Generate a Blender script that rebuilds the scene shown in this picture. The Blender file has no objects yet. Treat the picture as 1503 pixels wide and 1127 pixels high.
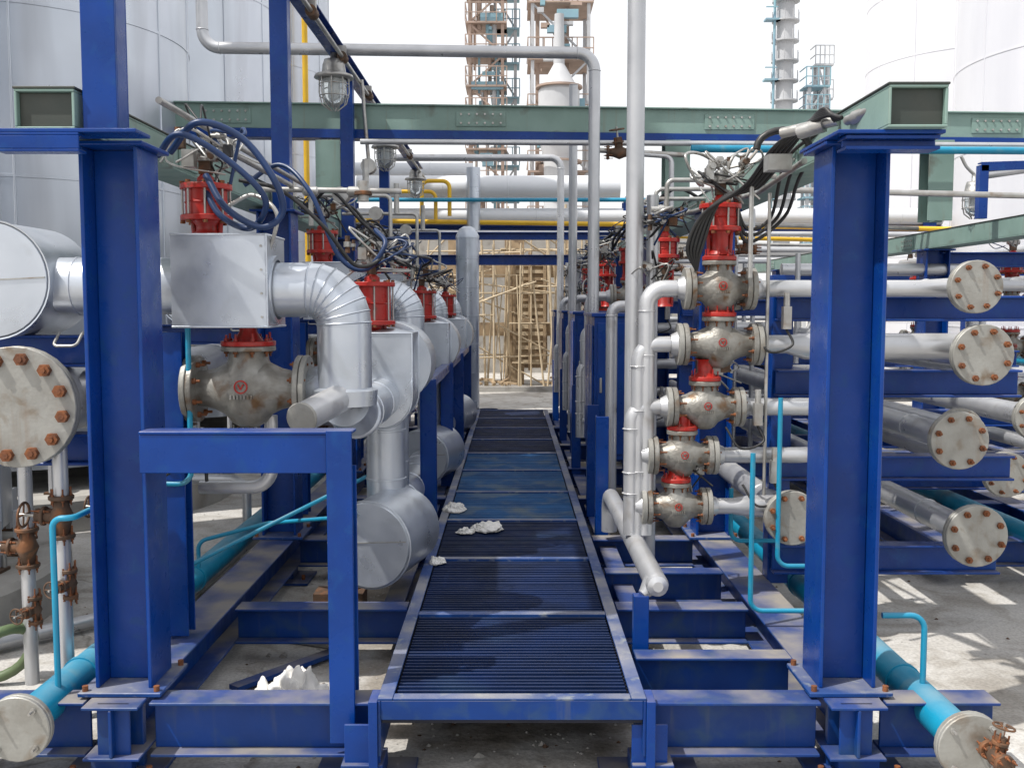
import bpy, bmesh, math, random
from mathutils import Vector, Matrix, noise
R=random.Random(7)
sc=bpy.context.scene
V=Vector
# ------------------------------------------------------------ materials
def mk(name,col,col2=None,rough=.5,metal=0,s1=4,dirt=None,dlo=.55,dhi=.7,s2=9,dust=None,damt=.6,bump=.15,bs=60,drips=False,spec=.5,drip2=None):
    m=bpy.data.materials.new(name);m.use_nodes=True
    nt=m.node_tree;N=nt.nodes;L=nt.links
    b=N['Principled BSDF'];tc=N.new('ShaderNodeTexCoord')
    def nz(scale,det=6,vec=None,dist=0):
        n=N.new('ShaderNodeTexNoise');n.inputs['Scale'].default_value=scale;n.inputs['Detail'].default_value=det
        n.inputs['Distortion'].default_value=dist
        L.new(vec or tc.outputs['Object'],n.inputs['Vector']);return n.outputs['Fac']
    def mr(inp,a,b_,c=0,d=1):
        n=N.new('ShaderNodeMapRange');n.inputs[1].default_value=a;n.inputs[2].default_value=b_;n.inputs[3].default_value=c;n.inputs[4].default_value=d
        L.new(inp,n.inputs[0]);return n.outputs[0]
    def mix(f,a,b_):
        n=N.new('ShaderNodeMix');n.data_type='RGBA'
        L.new(f,n.inputs[0])
        for k,x in ((6,a),(7,b_)):
            if isinstance(x,tuple): n.inputs[k].default_value=(*x,1)
            else: L.new(x,n.inputs[k])
        return n.outputs[2]
    c2=col2 or tuple(x*.7 for x in col)
    c=mix(mr(nz(s1),.35,.65),col,c2)
    r=mr(nz(s1*3),.3,.7,rough-.08,rough+.12)
    if dirt:
        vec=None
        if drips:
            mp=N.new('ShaderNodeMapping');mp.inputs['Scale'].default_value=(1,1,.12);L.new(tc.outputs['Object'],mp.inputs[0]);vec=mp.outputs[0]
        f=mr(nz(s2,10,vec,.4),dlo,dhi)
        c=mix(f,c,dirt)
    if drip2:
        mp=N.new('ShaderNodeMapping');mp.inputs['Scale'].default_value=(1,1,.08);L.new(tc.outputs['Object'],mp.inputs[0])
        c=mix(mr(nz(24,6,mp.outputs[0]),.6,.78,0,.4),c,drip2)
    if dust:
        g=N.new('ShaderNodeNewGeometry');sp=N.new('ShaderNodeSeparateXYZ');L.new(g.outputs['Normal'],sp.inputs[0])
        u=mr(sp.outputs['Z'],.55,.95)
        mu=N.new('ShaderNodeMath');mu.operation='MULTIPLY';L.new(u,mu.inputs[0]);L.new(mr(nz(3.5,8),.40,.66,damt*.12,damt),mu.inputs[1])
        c=mix(mu.outputs[0],c,dust)
        a=N.new('ShaderNodeMath');a.operation='MULTIPLY_ADD';L.new(mu.outputs[0],a.inputs[0]);a.inputs[1].default_value=.4;L.new(r,a.inputs[2]);r=a.outputs[0]
    L.new(c,b.inputs['Base Color']);L.new(r,b.inputs['Roughness'])
    b.inputs['Metallic'].default_value=metal
    b.inputs['Specular IOR Level'].default_value=spec
    if bump:
        bp=N.new('ShaderNodeBump');bp.inputs['Strength'].default_value=bump;bp.inputs['Distance'].default_value=.004
        L.new(nz(bs,5),bp.inputs['Height']);L.new(bp.outputs[0],b.inputs['Normal'])
    return m
TAN=(.27,.24,.20)
BLUE=mk('blue_paint',(.001,.040,.235),(.001,.030,.175),.30,dirt=(.003,.046,.20),s2=14,dust=TAN,damt=.45,bump=.25,bs=25,drip2=(.01,.05,.17),spec=.3)
BLUEB=mk('dusty_base_blue_paint',(.001,.036,.20),(.001,.027,.145),.40,dirt=(.02,.055,.13),dlo=.5,dhi=.75,s2=10,dust=(.25,.23,.20),damt=.95,bump=.3,bs=30,drip2=(.09,.10,.11),spec=.3)
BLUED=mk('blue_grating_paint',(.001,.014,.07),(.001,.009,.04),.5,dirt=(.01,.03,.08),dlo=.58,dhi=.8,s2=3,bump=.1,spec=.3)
BLUEG=mk('sunlit_dusty_grating_paint',(.02,.11,.29),(.012,.07,.20),.55,dirt=(.12,.17,.22),dlo=.48,dhi=.72,s2=5,bump=.1,spec=.3)  # dusty grating blue, lightened so sunlight is painted into the colour
BLUEW=mk('worn_blue_paint',(.003,.045,.21),(.002,.034,.15),.4,dirt=(.16,.19,.23),dlo=.56,dhi=.72,s2=20,dust=(.30,.29,.27),damt=.75,spec=.4)
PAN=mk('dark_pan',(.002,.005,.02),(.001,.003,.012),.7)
SILV=mk('silver_paint',(.53,.54,.56),(.45,.46,.48),.34,.6,dirt=(.29,.27,.25),dlo=.62,dhi=.85,s2=7,dust=(.45,.43,.40),damt=.4,bump=.1)
CLAD=mk('aluminium_cladding',(.56,.60,.66),(.46,.50,.56),.32,.72,s1=2.5,dirt=(.35,.37,.39),dlo=.58,dhi=.85,s2=5,dust=(.5,.5,.48),damt=.3,bump=.45,bs=8)
TANK=mk('tank_cladding',(.64,.68,.74),(.52,.56,.62),.34,.7,s1=.6,dirt=(.42,.44,.48),dlo=.46,dhi=.75,s2=2,bump=.6,bs=1.4,drips=True)
TANKW=mk('pale_pipe_cladding',(.68,.70,.73),(.62,.64,.67),.5,.2,s1=.4,bump=.1,bs=3)
TANKP=mk('pale_tank_cladding',(.72,.73,.77),(.66,.67,.71),.5,.2,s1=.4,dirt=(.60,.61,.66),dlo=.5,dhi=.75,s2=1,drips=True,bump=.2,bs=2)
RED=mk('red_paint',(.42,.016,.010),(.30,.012,.008),.34,dirt=(.14,.03,.02),dlo=.58,dhi=.72,s2=20,dust=(.3,.2,.15),damt=.3)
CAST=mk('cast_valve_paint',(.29,.285,.265),(.19,.18,.16),.42,.45,s1=14,dirt=(.14,.08,.04),dlo=.56,dhi=.70,s2=11,dust=(.30,.27,.23),damt=.35,bump=.6,bs=70)
RUST=mk('rusty_bolt',(.24,.085,.03),(.13,.05,.025),.75,.2,s1=30,bump=.5,bs=120)
RUSTD=mk('rusty_iron',(.12,.07,.045),(.07,.045,.03),.7,.3,s1=18,dirt=(.24,.10,.04),s2=12,bump=.5)
FLG=mk('flange_face_paint',(.32,.32,.30),(.25,.245,.225),.5,.3,s1=9,dirt=(.18,.14,.10),dlo=.55,dhi=.75,s2=12,bump=.4,drip2=(.2,.12,.07))
CYAN=mk('cyan_paint',(.008,.25,.41),(.006,.20,.34),.36,dirt=(.10,.25,.32),dlo=.58,dhi=.8,dust=(.28,.34,.34),damt=.5)
GREEN=mk('grey_green_paint',(.20,.30,.27),(.165,.255,.225),.5,dirt=(.11,.12,.10),dlo=.6,dhi=.76,s2=5,dust=TAN,damt=.4,drip2=(.2,.13,.08))
DGREEN=mk('dark_green_steel',(.03,.04,.035),(.05,.05,.04),.55)
YEL=mk('yellow_paint',(.75,.46,.02),(.65,.38,.02),.4,dust=TAN,damt=.2)
HOSE=mk('blue_rubber_hose',(.006,.03,.11),(.004,.022,.08),.4,bump=.1)
BLK=mk('black_rubber',(.012,.012,.014),(.02,.02,.02),.45)
STEEL=mk('galvanised_fitting',(.44,.44,.43),(.33,.32,.30),.36,.65,s1=12,dirt=(.22,.15,.10),dlo=.6,dhi=.78)
WOOD=mk('formwork_wood',(.40,.30,.19),(.29,.21,.13),.8,s1=5,dirt=(.17,.12,.08),s2=6)
BAMB=mk('bamboo',(.55,.45,.31),(.44,.35,.23),.65,s1=8)
CONC=mk('foundation_concrete',(.38,.365,.34),(.30,.29,.27),.9,s1=3,dirt=(.20,.185,.165),dlo=.5,dhi=.75,s2=4,bump=.5)
CLOTH=mk('white_rag',(.78,.77,.75),(.66,.65,.62),.95,s1=20,dirt=(.46,.43,.38),dlo=.56,s2=14,bump=.5)
BROWN=mk('hazy_oxide_steel',(.40,.30,.25),(.30,.23,.19),.8,s1=1)  # oxide brown paled to put distance haze into the colour
TEAL=mk('teal_steel',(.22,.38,.44),(.2,.32,.40),.7,s1=1)
GREY=mk('hazy_grey_steel',(.50,.51,.53),(.40,.41,.43),.7,s1=.5)
HOSEG=mk('green_hose',(.10,.15,.07),(.08,.11,.05),.5)
GLASS=bpy.data.materials.new('lamp_glass');GLASS.use_nodes=True
_b=GLASS.node_tree.nodes['Principled BSDF'];_b.inputs['Base Color'].default_value=(.85,.9,.9,1);_b.inputs['Roughness'].default_value=.12;_b.inputs['Transmission Weight'].default_value=.75
# ------------------------------------------------------------ builder
class B:
    def __init__(s): s.v=[];s.f=[];s.mi=[];s.sm=[];s.mats=[];s.M=Matrix.Identity(4)
    def add(s,vs,fs,mat,smooth=False):
        if mat not in s.mats: s.mats.append(mat)
        k=s.mats.index(mat);o=len(s.v)
        s.v+=[tuple(s.M@V(p)) for p in vs]
        for f in fs: s.f.append([i+o for i in f]);s.mi.append(k);s.sm.append(smooth)
    def box(s,lo,hi,mat):
        x0,y0,z0=lo;x1,y1,z1=hi
        s.add([(x0,y0,z0),(x1,y0,z0),(x1,y1,z0),(x0,y1,z0),(x0,y0,z1),(x1,y0,z1),(x1,y1,z1),(x0,y1,z1)],
          [(0,3,2,1),(4,5,6,7),(0,1,5,4),(1,2,6,5),(2,3,7,6),(3,0,4,7)],mat)
    def bar(s,p0,p1,w,h,mat,up=(0,0,1),ou=0,ov=0):
        p0=V(p0);p1=V(p1);d=(p1-p0).normalized();up=V(up)
        if abs(d.dot(up))>.95: up=V((0,1,0))
        u=d.cross(up).normalized();v=u.cross(d)
        vs=[]
        for p in (p0,p1):
            for a,b in ((-1,-1),(1,-1),(1,1),(-1,1)): vs.append(p+u*(ou+a*w/2)+v*(ov+b*h/2))
        s.add(vs,[(0,1,2,3),(7,6,5,4),(0,4,5,1),(1,5,6,2),(2,6,7,3),(3,7,4,0)],mat)
    def hsec(s,p0,p1,w,h,mat,up=(0,0,1),t=.011):
        s.bar(p0,p1,w,t,mat,up,0,h/2-t/2);s.bar(p0,p1,w,t,mat,up,0,-h/2+t/2);s.bar(p0,p1,t,h-2*t-.0004,mat,up)
    def chan(s,p0,p1,w,h,mat,up=(0,0,1),side=1,t=.009):
        s.bar(p0,p1,w,t,mat,up,0,h/2-t/2);s.bar(p0,p1,w,t,mat,up,0,-h/2+t/2);s.bar(p0,p1,t,h-2*t-.0004,mat,up,side*(w/2-t/2))
    def sweep(s,path,r,mat,seg=14,caps=True):
        P=[V(p) for p in path];n=len(P)
        if n<2:return
        T=[]
        for i in range(n):
            a=P[min(i+1,n-1)]-P[max(i-1,0)]
            T.append(a.normalized() if a.length>1e-9 else V((0,0,1)))
        t=T[0];a=V((0,0,1)) if abs(t.z)<.9 else V((1,0,0))
        u=t.cross(a).normalized();vs=[]
        rings=[]
        for i in range(n):
            if i: 
                q=T[i-1].rotation_difference(T[i]);u=(q@u);u=(u-T[i]*u.dot(T[i])).normalized()
            w=T[i].cross(u);rr=r[i] if isinstance(r,(list,tuple)) else r
            ring=[P[i]+(u*math.cos(2*math.pi*k/seg)+w*math.sin(2*math.pi*k/seg))*rr for k in range(seg)]
            rings.append(ring);vs+=ring
        fs=[(i*seg+k,i*seg+(k+1)%seg,(i+1)*seg+(k+1)%seg,(i+1)*seg+k) for i in range(n-1) for k in range(seg)]
        s.add(vs,fs,mat,True)
        if caps:
            s.add(rings[0],[tuple(range(seg))[::-1]],mat);s.add(rings[-1],[tuple(range(seg))],mat)
    def cyl(s,p0,p1,r,mat,seg=16,r2=None): s.sweep([p0,p1],[r,r if r2 is None else r2],mat,seg)
    def lathe(s,o,ax,prof,mat,seg=24,sharp=True):
        o=V(o);ax=V(ax).normalized()
        if sharp:
            for (a,ra),(b,rb) in zip(prof,prof[1:]):
                if ra<1e-5 or rb<1e-5:
                    if abs(a-b)<1e-6:
                        s._ring(o+ax*a,ax,max(ra,rb),mat,seg);continue
                s._band(o,ax,[(a,max(ra,1e-4)),(b,max(rb,1e-4))],mat,seg,True)
        else: s._band(o,ax,[(a,max(b,1e-4)) for a,b in prof],mat,seg,True)
    def _uv(s,ax):
        a=V((0,0,1)) if abs(ax.z)<.9 else V((1,0,0));u=ax.cross(a).normalized();return u,ax.cross(u)
    def _ring(s,c,ax,r,mat,seg):
        u,w=s._uv(ax)
        s.add([c+(u*math.cos(2*math.pi*k/seg)+w*math.sin(2*math.pi*k/seg))*r for k in range(seg)],[tuple(range(seg))],mat)
    def _band(s,o,ax,prof,mat,seg,sm):
        u,w=s._uv(ax);vs=[]
        for t,r in prof:
            vs+=[o+ax*t+(u*math.cos(2*math.pi*k/seg)+w*math.sin(2*math.pi*k/seg))*r for k in range(seg)]
        n=len(prof)
        s.add(vs,[(i*seg+k,i*seg+(k+1)%seg,(i+1)*seg+(k+1)%seg,(i+1)*seg+k) for i in range(n-1) for k in range(seg)],mat,sm)
    def disc(s,c,ax,r,t,mat,seg=28):
        s.lathe(c,ax,[(-t/2,0),(-t/2,r-.003),(-t/2+.003,r),(t/2-.003,r),(t/2,r-.003),(t/2,0)],mat,seg)
    def flange(s,c,ax,r,t,mat,nb=8,blind=False,bm=None,bolt=.075):
        c=V(c);ax=V(ax).normalized();s.disc(c,ax,r,t,mat)
        if blind: s.disc(c+ax*(t*.9),ax,r,t*.7,mat)
        u,w=s._uv(ax);bm=bm or RUST;br=max(r*bolt,.005);ph=R.random()*.3
        for k in range(nb):
            a=2*math.pi*(k+.5)/nb+ph*.3;p=c+(u*math.cos(a)+w*math.sin(a))*r*.80
            f=t*1.25 if blind else t*.5
            s.cyl(p-ax*(t*.5+.022),p+ax*(f+.024+R.random()*.012),br*.6,bm,6)
            s.cyl(p+ax*f,p+ax*(f+br*1.2),br*1.25,bm,6);s.cyl(p-ax*(t*.5+br*1.2),p-ax*t*.5,br*1.25,bm,6)
    def done(s,name,bevel=0):
        me=bpy.data.meshes.new(name);me.from_pydata(s.v,[],s.f)
        for m in s.mats: me.materials.append(m)
        me.polygons.foreach_set('material_index',s.mi);me.polygons.foreach_set('use_smooth',s.sm)
        bm=bmesh.new();bm.from_mesh(me);bmesh.ops.recalc_face_normals(bm,faces=bm.faces);bm.to_mesh(me);bm.free()
        me.update();o=bpy.data.objects.new(name,me);sc.collection.objects.link(o)
        if bevel:
            md=o.modifiers.new('bevel','BEVEL');md.width=bevel;md.segments=1;md.limit_method='ANGLE'
        return o
def bend(pts,br,n=6):
    P=[V(p) for p in pts];out=[P[0]]
    for i in range(1,len(P)-1):
        a=(P[i]-P[i-1]);b=(P[i+1]-P[i]);la,lb=a.length,b.length;a.normalize();b.normalize()
        ang=a.angle(b)
        if ang<.02: out.append(P[i]);continue
        r=min(br,.48*min(la,lb)/math.tan(ang/2))
        c=P[i]+(b-a).normalized()*r/math.cos(ang/2);d=r*math.tan(ang/2)
        q1=(P[i]-a*d-c).normalized()
        for k in range(n+1):
            t=ang*k/n
            out.append(c+(q1*math.cos(t)+a*math.sin(t))*r)
    out.append(P[-1]);return out
def crom(pts,n=8):
    P=[V(p) for p in pts];P=[P[0]*2-P[1]]+P+[P[-1]*2-P[-2]];o=[]
    for i in range(1,len(P)-2):
        for k in range(n):
            t=k/n;a,b,c,d=P[i-1:i+3]
            o.append(.5*((2*b)+(c-a)*t+(2*a-5*b+4*c-d)*t*t+(3*b-a-3*c+d)*t**3))
    o.append(P[-2]);return o
def pipe(b,pts,r,mat=SILV,br=None,seg=16):
    b.sweep(bend(pts,br or r*3,8),r,mat,seg)
def insul(b,pts,r,br=.3,step=.42,n=6,mat=None,seg=28):
    mat=mat or CLAD
    p=bend(pts,br,n);b.sweep(p,r,mat,seg)
    for i in range(len(p)-1):
        a,c=p[i],p[i+1];L=(c-a).length
        if L<1e-6: continue
        d=(c-a)/L
        if L>step:
            k=int(L/step)
            for j in range(k+1):
                q=a+d*(L*(j+.3)/(k+1));b.lathe(q,d,[(-.006,r),(-.004,r+.004),(.004,r+.004),(.006,r)],mat,seg)
        elif 0<i: b.lathe(a,(d+(a-p[i-1]).normalized()),[(-.004,r),(0,r+.0045),(.004,r)],mat,seg)
def hose(b,pts,r,mat,seg=8): b.sweep(crom(pts),r,mat,seg)
# ------------------------------------------------------------ reusable parts
def valve(b,c,L,Rf,ax='X',nb=8,red=True):
    M0=b.M.copy()
    b.M=M0@Matrix.Translation(c)@(Matrix.Rotation(math.pi/2,4,'Z') if ax=='Y' else Matrix.Identity(4))
    h=L/2
    b.lathe((0,0,0),(1,0,0),[(-h,.52*Rf),(-h*.8,.54*Rf),(-h*.6,.62*Rf),(-h*.35,.82*Rf),(0,.92*Rf),(h*.35,.82*Rf),(h*.6,.62*Rf),(h*.8,.54*Rf),(h,.52*Rf)],CAST,24,False)
    b.lathe((0,0,0),(0,0,1),[(-1.12*Rf,0),(-1.12*Rf,.3*Rf),(-1.0*Rf,.5*Rf),(-.6*Rf,.82*Rf),(0,.95*Rf),(.5*Rf,.8*Rf),(.85*Rf,.6*Rf),(1.12*Rf,.58*Rf)],CAST,24,False)
    for q in (-1,1):
        b.flange((q*(h-.012),0,0),(1,0,0),Rf,.022,CAST,nb)
        b.flange((q*(h+.013),0,0),(1,0,0),Rf,.022,FLG,0)
        b.lathe((q*(h+.024),0,0),(q,0,0),[(0,.6*Rf),(.03,.45*Rf)],SILV,20)
    for s_ in (-1,1):
        b.lathe((0,s_*.93*Rf,.12*Rf),(0,s_,0),[(0,.20*Rf),(.004,.20*Rf),(.004,.16*Rf),(0,.16*Rf)],RED,18)
        b.bar((-.08*Rf,s_*.955*Rf,.2*Rf),(0,s_*.955*Rf,.04*Rf),.03*Rf,.01,RED,(0,1,0))
        b.bar((.08*Rf,s_*.955*Rf,.2*Rf),(0,s_*.957*Rf,.04*Rf),.03*Rf,.01,RED,(0,1,0))
        for k in range(7): b.box((-.33*Rf+k*.1*Rf,s_*.92*Rf-.006,-.24*Rf),(-.27*Rf+k*.1*Rf,s_*.92*Rf+.006,-.12*Rf),CAST)
    b.flange((0,0,1.2*Rf),(0,0,1),.80*Rf,.02,CAST,nb,bm=RUST)
    if red: b.flange((0,0,1.2*Rf+.021),(0,0,1),.80*Rf,.02,RED,nb,bm=RED)
    b.M=M0
def clutter(b,c,n=5,s=.16):
    c=V(c)
    for i in range(n):
        p=c+V((R.uniform(-s,s)*.6,R.uniform(-s,s)*.6,R.uniform(-.02,.05)))
        pts=[p]
        for k in range(3): pts.append(p+V((R.uniform(-s,s),R.uniform(-s,s),R.uniform(-.02,s*.9))))
        pts.append(c+V((R.uniform(-s,s),R.uniform(-s,s),R.uniform(-.12,.0))))
        hose(b,pts,R.choice([.004,.005,.007]),R.choice([BLK,HOSE,STEEL,BLK,STEEL]),6)
    for i in range(n+2):
        p=c+V((R.uniform(-s,s)*.7,R.uniform(-s,s)*.5,R.uniform(0,s*.6)));w=R.uniform(.012,.024)
        if R.random()<.4: b.box(p-V((w,w,w*1.4)),p+V((w,w,w*1.4)),R.choice([STEEL,RUSTD,STEEL,BLK]))
        else:
            d=V(R.choice([(1,0,0),(0,0,1),(0,1,0)]));b.cyl(p-d*w*2,p+d*w*2,w*.6,R.choice([STEEL,RUSTD,STEEL]),12);b.cyl(p-d*w*.6,p+d*w*.6,w*.95,STEEL,6)
def actuator(b,c,Ra,zb,zt,z0,junk=5):
    x,y,_=c
    b.lathe((x,y,0),(0,0,1),[(zb+.012,Ra*.80),(zt-.012,Ra*.80)],RED,28)
    z=zb+(zt-zb)*.5
    b.lathe((x,y,z),(0,0,1),[(-.004,Ra*.80),(0,Ra*.84),(.004,Ra*.80)],RED,28)
    b.disc((x,y,zb),(0,0,1),Ra,.022,RED);b.disc((x,y,zt),(0,0,1),Ra,.022,RED)
    for k in range(8):
        a=2*math.pi*(k+.3)/8;px,py=x+math.cos(a)*Ra*.9,y+math.sin(a)*Ra*.9
        b.cyl((px,py,zb-.02),(px,py,zt+.022),.0045,STEEL,6);b.cyl((px,py,zt+.011),(px,py,zt+.022),.010,RUST,6);b.cyl((px,py,zb-.022),(px,py,zb-.011),.010,RUST,6)
    b.lathe((x,y,0),(0,0,1),[(zt+.01,Ra*.35),(zt+.035,Ra*.33),(zt+.05,.02),(zt+.05,0)],RED,20)
    if zb-z0>.02:
        b.lathe((x,y,0),(0,0,1),[(zb-.01,Ra*.55),(zb-.03,Ra*.42),(z0+.02,Ra*.42),(z0,Ra*.6)],RED,20,False)
        b.cyl((x-Ra*.5,y,z0),(x-Ra*.55,y,zb-.01),.010,RED,8);b.cyl((x+Ra*.5,y,z0),(x+Ra*.55,y,zb-.01),.010,RED,8)
    b.box((x-.022,y-.022,zt+.05),(x+.022,y+.022,zt+.10),RUSTD)
    b.cyl((x-.05,y,zt+.12),(x+.05,y,zt+.12),.022,STEEL,16)
    b.lathe((x,y,zt+.10),(0,0,1),[(0,.03),(.045,.034),(.06,.02),(.06,0)],STEEL,18)
    if junk: clutter(b,(x,y,zt+.10),junk)
def gate_valve(b,c,s=.1,ax=(0,1,0),wheel=(0,0,1)):
    c=V(c);ax=V(ax);w=V(wheel).normalized()
    b.lathe(c,ax,[(-s,.32*s),(-.5*s,.4*s),(0,.6*s),(.5*s,.4*s),(s,.32*s)],RUSTD,16,False)
    for q in (-1,1): b.flange(c+ax*q*s,ax,.62*s,.016,RUSTD,6)
    b.cyl(c,c+w*s*1.3,.36*s,RUSTD,14);b.flange(c+w*s*.9,w,.5*s,.014,RUSTD,4)
    b.cyl(c+w*s*1.3,c+w*s*2.2,.09*s,STEEL,8)
    u,v=b._uv(w);q=c+w*s*1.95;rr=.62*s
    b.sweep([q+(u*math.cos(a*math.pi/10)+v*math.sin(a*math.pi/10))*rr for a in range(21)],.07*s,RUSTD,8,False)
    for a in range(4):
        d=u*math.cos(a*math.pi/2)+v*math.sin(a*math.pi/2);b.cyl(q,q+d*rr,.05*s,RUSTD,6)
# ------------------------------------------------------------ ground
def ground():
    m=bpy.data.materials.new('dusty_concrete_ground');m.use_nodes=True;nt=m.node_tree;N=nt.nodes;L=nt.links;bs=N['Principled BSDF'];tc=N.new('ShaderNodeTexCoord')
    def nz(s,d=8,di=0):
        n=N.new('ShaderNodeTexNoise');n.inputs['Scale'].default_value=s;n.inputs['Detail'].default_value=d;n.inputs['Distortion'].default_value=di;L.new(tc.outputs['Object'],n.inputs['Vector']);return n.outputs['Fac']
    def ramp(f,st):
        r=N.new('ShaderNodeValToRGB');L.new(f,r.inputs[0]);e=r.color_ramp.elements
        e[0].position=st[0][0];e[0].color=(*st[0][1],1);e[1].position=st[-1][0];e[1].color=(*st[-1][1],1)
        for p,c in st[1:-1]: k=e.new(p);k.color=(*c,1)
        return r.outputs[0]
    a=ramp(nz(.9,10,.6),[(.3,(.36,.345,.32)),(.48,(.46,.445,.42)),(.7,(.54,.53,.51))])
    s=ramp(nz(3.2,10,1.2),[(.46,(1,1,1)),(.6,(.76,.74,.71)),(.72,(.58,.55,.52))])
    g=ramp(nz(70,4),[(.35,(.76,.76,.76)),(.6,(1,1,1))])
    vo=N.new('ShaderNodeTexVoronoi');vo.feature='DISTANCE_TO_EDGE';vo.inputs['Scale'].default_value=.4
    mx=N.new('ShaderNodeVectorMath');mx.operation='MULTIPLY_ADD'
    nn=N.new('ShaderNodeTexNoise');nn.inputs['Scale'].default_value=3;L.new(tc.outputs['Object'],nn.inputs['Vector'])
    L.new(nn.outputs['Color'],mx.inputs[0]);mx.inputs[1].default_value=(.5,.5,.5);L.new(tc.outputs['Object'],mx.inputs[2]);L.new(mx.outputs[0],vo.inputs['Vector'])
    cr=ramp(vo.outputs['Distance'],[(0,(.6,.58,.55)),(.008,(1,1,1))])
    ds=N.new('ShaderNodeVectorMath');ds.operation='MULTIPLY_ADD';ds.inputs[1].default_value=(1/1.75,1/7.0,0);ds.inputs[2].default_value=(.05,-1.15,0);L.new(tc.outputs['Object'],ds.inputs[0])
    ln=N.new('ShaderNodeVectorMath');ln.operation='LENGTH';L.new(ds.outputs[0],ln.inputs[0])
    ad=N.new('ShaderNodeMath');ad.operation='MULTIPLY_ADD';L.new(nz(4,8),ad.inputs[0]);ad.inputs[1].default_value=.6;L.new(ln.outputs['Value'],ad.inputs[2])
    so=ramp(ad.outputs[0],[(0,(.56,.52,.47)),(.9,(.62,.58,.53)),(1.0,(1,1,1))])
    def mul(x,y):
        n=N.new('ShaderNodeMix');n.data_type='RGBA';n.blend_type='MULTIPLY';n.inputs[0].default_value=1;L.new(x,n.inputs[6]);L.new(y,n.inputs[7]);return n.outputs[2]
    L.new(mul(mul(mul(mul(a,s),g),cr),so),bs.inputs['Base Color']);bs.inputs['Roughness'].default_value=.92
    bp=N.new('ShaderNodeBump');bp.inputs['Strength'].default_value=.7;bp.inputs['Distance'].default_value=.015;L.new(nz(14,10),bp.inputs['Height']);L.new(bp.outputs[0],bs.inputs['Normal'])
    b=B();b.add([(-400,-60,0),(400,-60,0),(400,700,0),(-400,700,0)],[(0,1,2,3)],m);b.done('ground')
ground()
b=B()
for i in range(2400):
    x=R.uniform(-2.4,3.2);y=R.uniform(2.6,9)
    if i<1700: x=R.uniform(-1.2,1.1);y=R.uniform(2.6,6)
    r=R.uniform(.003,.011)*(1 if R.random()<.94 else 2.2)
    vs=[(x+r*math.cos(k*1.2566)*R.uniform(.7,1.2),y+r*math.sin(k*1.2566)*R.uniform(.7,1.2),.001) for k in range(5)]+[(x,y,r*R.uniform(.5,1))]
    b.add(vs,[(k,(k+1)%5,5) for k in range(5)],CONC if R.random()<.85 else RUSTD)
b.done('gravel_debris')
# ------------------------------------------------------------ main skid frame
COLY=[3.45,5.75,8.05,10.35,12.65]
XL,XR=-1.343,1.160
def column(b,x,y,z0=.285,z1=2.13,w=.195,d=.2):
    t=.013
    b.box((x-w/2,y-d/2,z0),(x-w/2+t,y+d/2,z1),BLUE);b.box((x+w/2-t,y-d/2,z0),(x+w/2,y+d/2,z1),BLUE)
    b.box((x-w/2+t,y-.006,z0),(x+w/2-t,y+.006,z1),BLUE)
    b.box((x-w/2-.045,y-d/2-.045,z0-.016),(x+w/2+.045,y+d/2+.045,z0-.0005),BLUEW)
    b.box((x-w/2-.03,y-d/2-.03,z1+.0005),(x+w/2+.03,y+d/2+.03,z1+.014),BLUE)
    for sx in (-1,1):
        for sy in (-1,1):
            b.cyl((x+sx*(w/2+.025),y+sy*(d/2+.025),z0-.001),(x+sx*(w/2+.025),y+sy*(d/2+.025),z0+.018),.011,RUST,6)
b=B()
for x in (XL,XR):
    for y in COLY: column(b,x,y)
    b.hsec((x,3.22,.175),(x,13.1,.175),.19,.186,BLUEB)
for y in (3.34,):
    for xa,xb in ((XL-.55,XL-.11),(XL+.11,-.47),(.47,XR-.11),(XR+.11,XR+.5)):
        b.hsec((xa,y,.165),(xb,y,.165),.12,.19,BLUEB)
for y in (4.42,5.75,7.0,8.3,9.7,11.1,12.6):
    b.hsec((XL+.1,y,.17),(-.47,y,.17),.12,.16,BLUEB);b.hsec((.47,y,.17),(XR-.1,y,.17),.12,.16,BLUEB)
b.hsec((.47,3.72,.19),(XR-.1,3.72,.19),.10,.17,BLUEB);b.hsec((.47,4.95,.19),(XR-.1,4.95,.19),.10,.16,BLUEB)
for x in (-.56,.56):
    b.hsec((x,4.5,.14),(x,12.4,.14),.1,.12,BLUEB)
for x,y in ((XL-.02,3.34),(XR+.02,3.34),(-.5,3.27),(.47,3.27),(XL,5.75),(XR,5.75),(XL,8),(XR,8)):
    b.box((x-.07,y-.07,.02),(x+.07,y+.07,.08),BLUEB)
    b.box((x-.17,y-.15,.002),(x+.17,y+.13,.018),BLUEB)
    for sx in (-1,1): b.cyl((x+sx*.13,y-.07,.018),(x+sx*.13,y-.07,.045),.011,RUST,6)
b.box((XL-.07,3.33,.0),(XL+.07,3.36,.28),BLUEB);b.box((XR-.07,3.33,.0),(XR+.07,3.36,.28),BLUEB)
for x in (XL,XR):
    b.box((x-.055,3.25,.08),(x+.055,3.262,.268),BLUEB)
b.chan((-.575,3.33,.27),(-.575,3.33,1.06),.085,.09,BLUE,side=1)
b.box((-.618,3.275,.12),(-.532,3.2835,1.19),BLUE)
b.box((-1.243,3.288,1.045),(-.6185,3.298,1.175),BLUE);b.box((-1.243,3.284,1.176),(-.533,3.38,1.186),BLUE);b.box((-1.243,3.2985,1.045),(-.62,3.38,1.054),BLUE)
for y in (6.0,7.75,9.4,11.2):
    b.box((-.555,y-.05,.2),(-.545,y+.05,1.16),BLUE);b.box((-.545,y-.05,.2),(-.46,y-.04,1.16),BLUE);b.box((-.545,y+.04,.2),(-.46,y+.05,1.16),BLUE)
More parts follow.
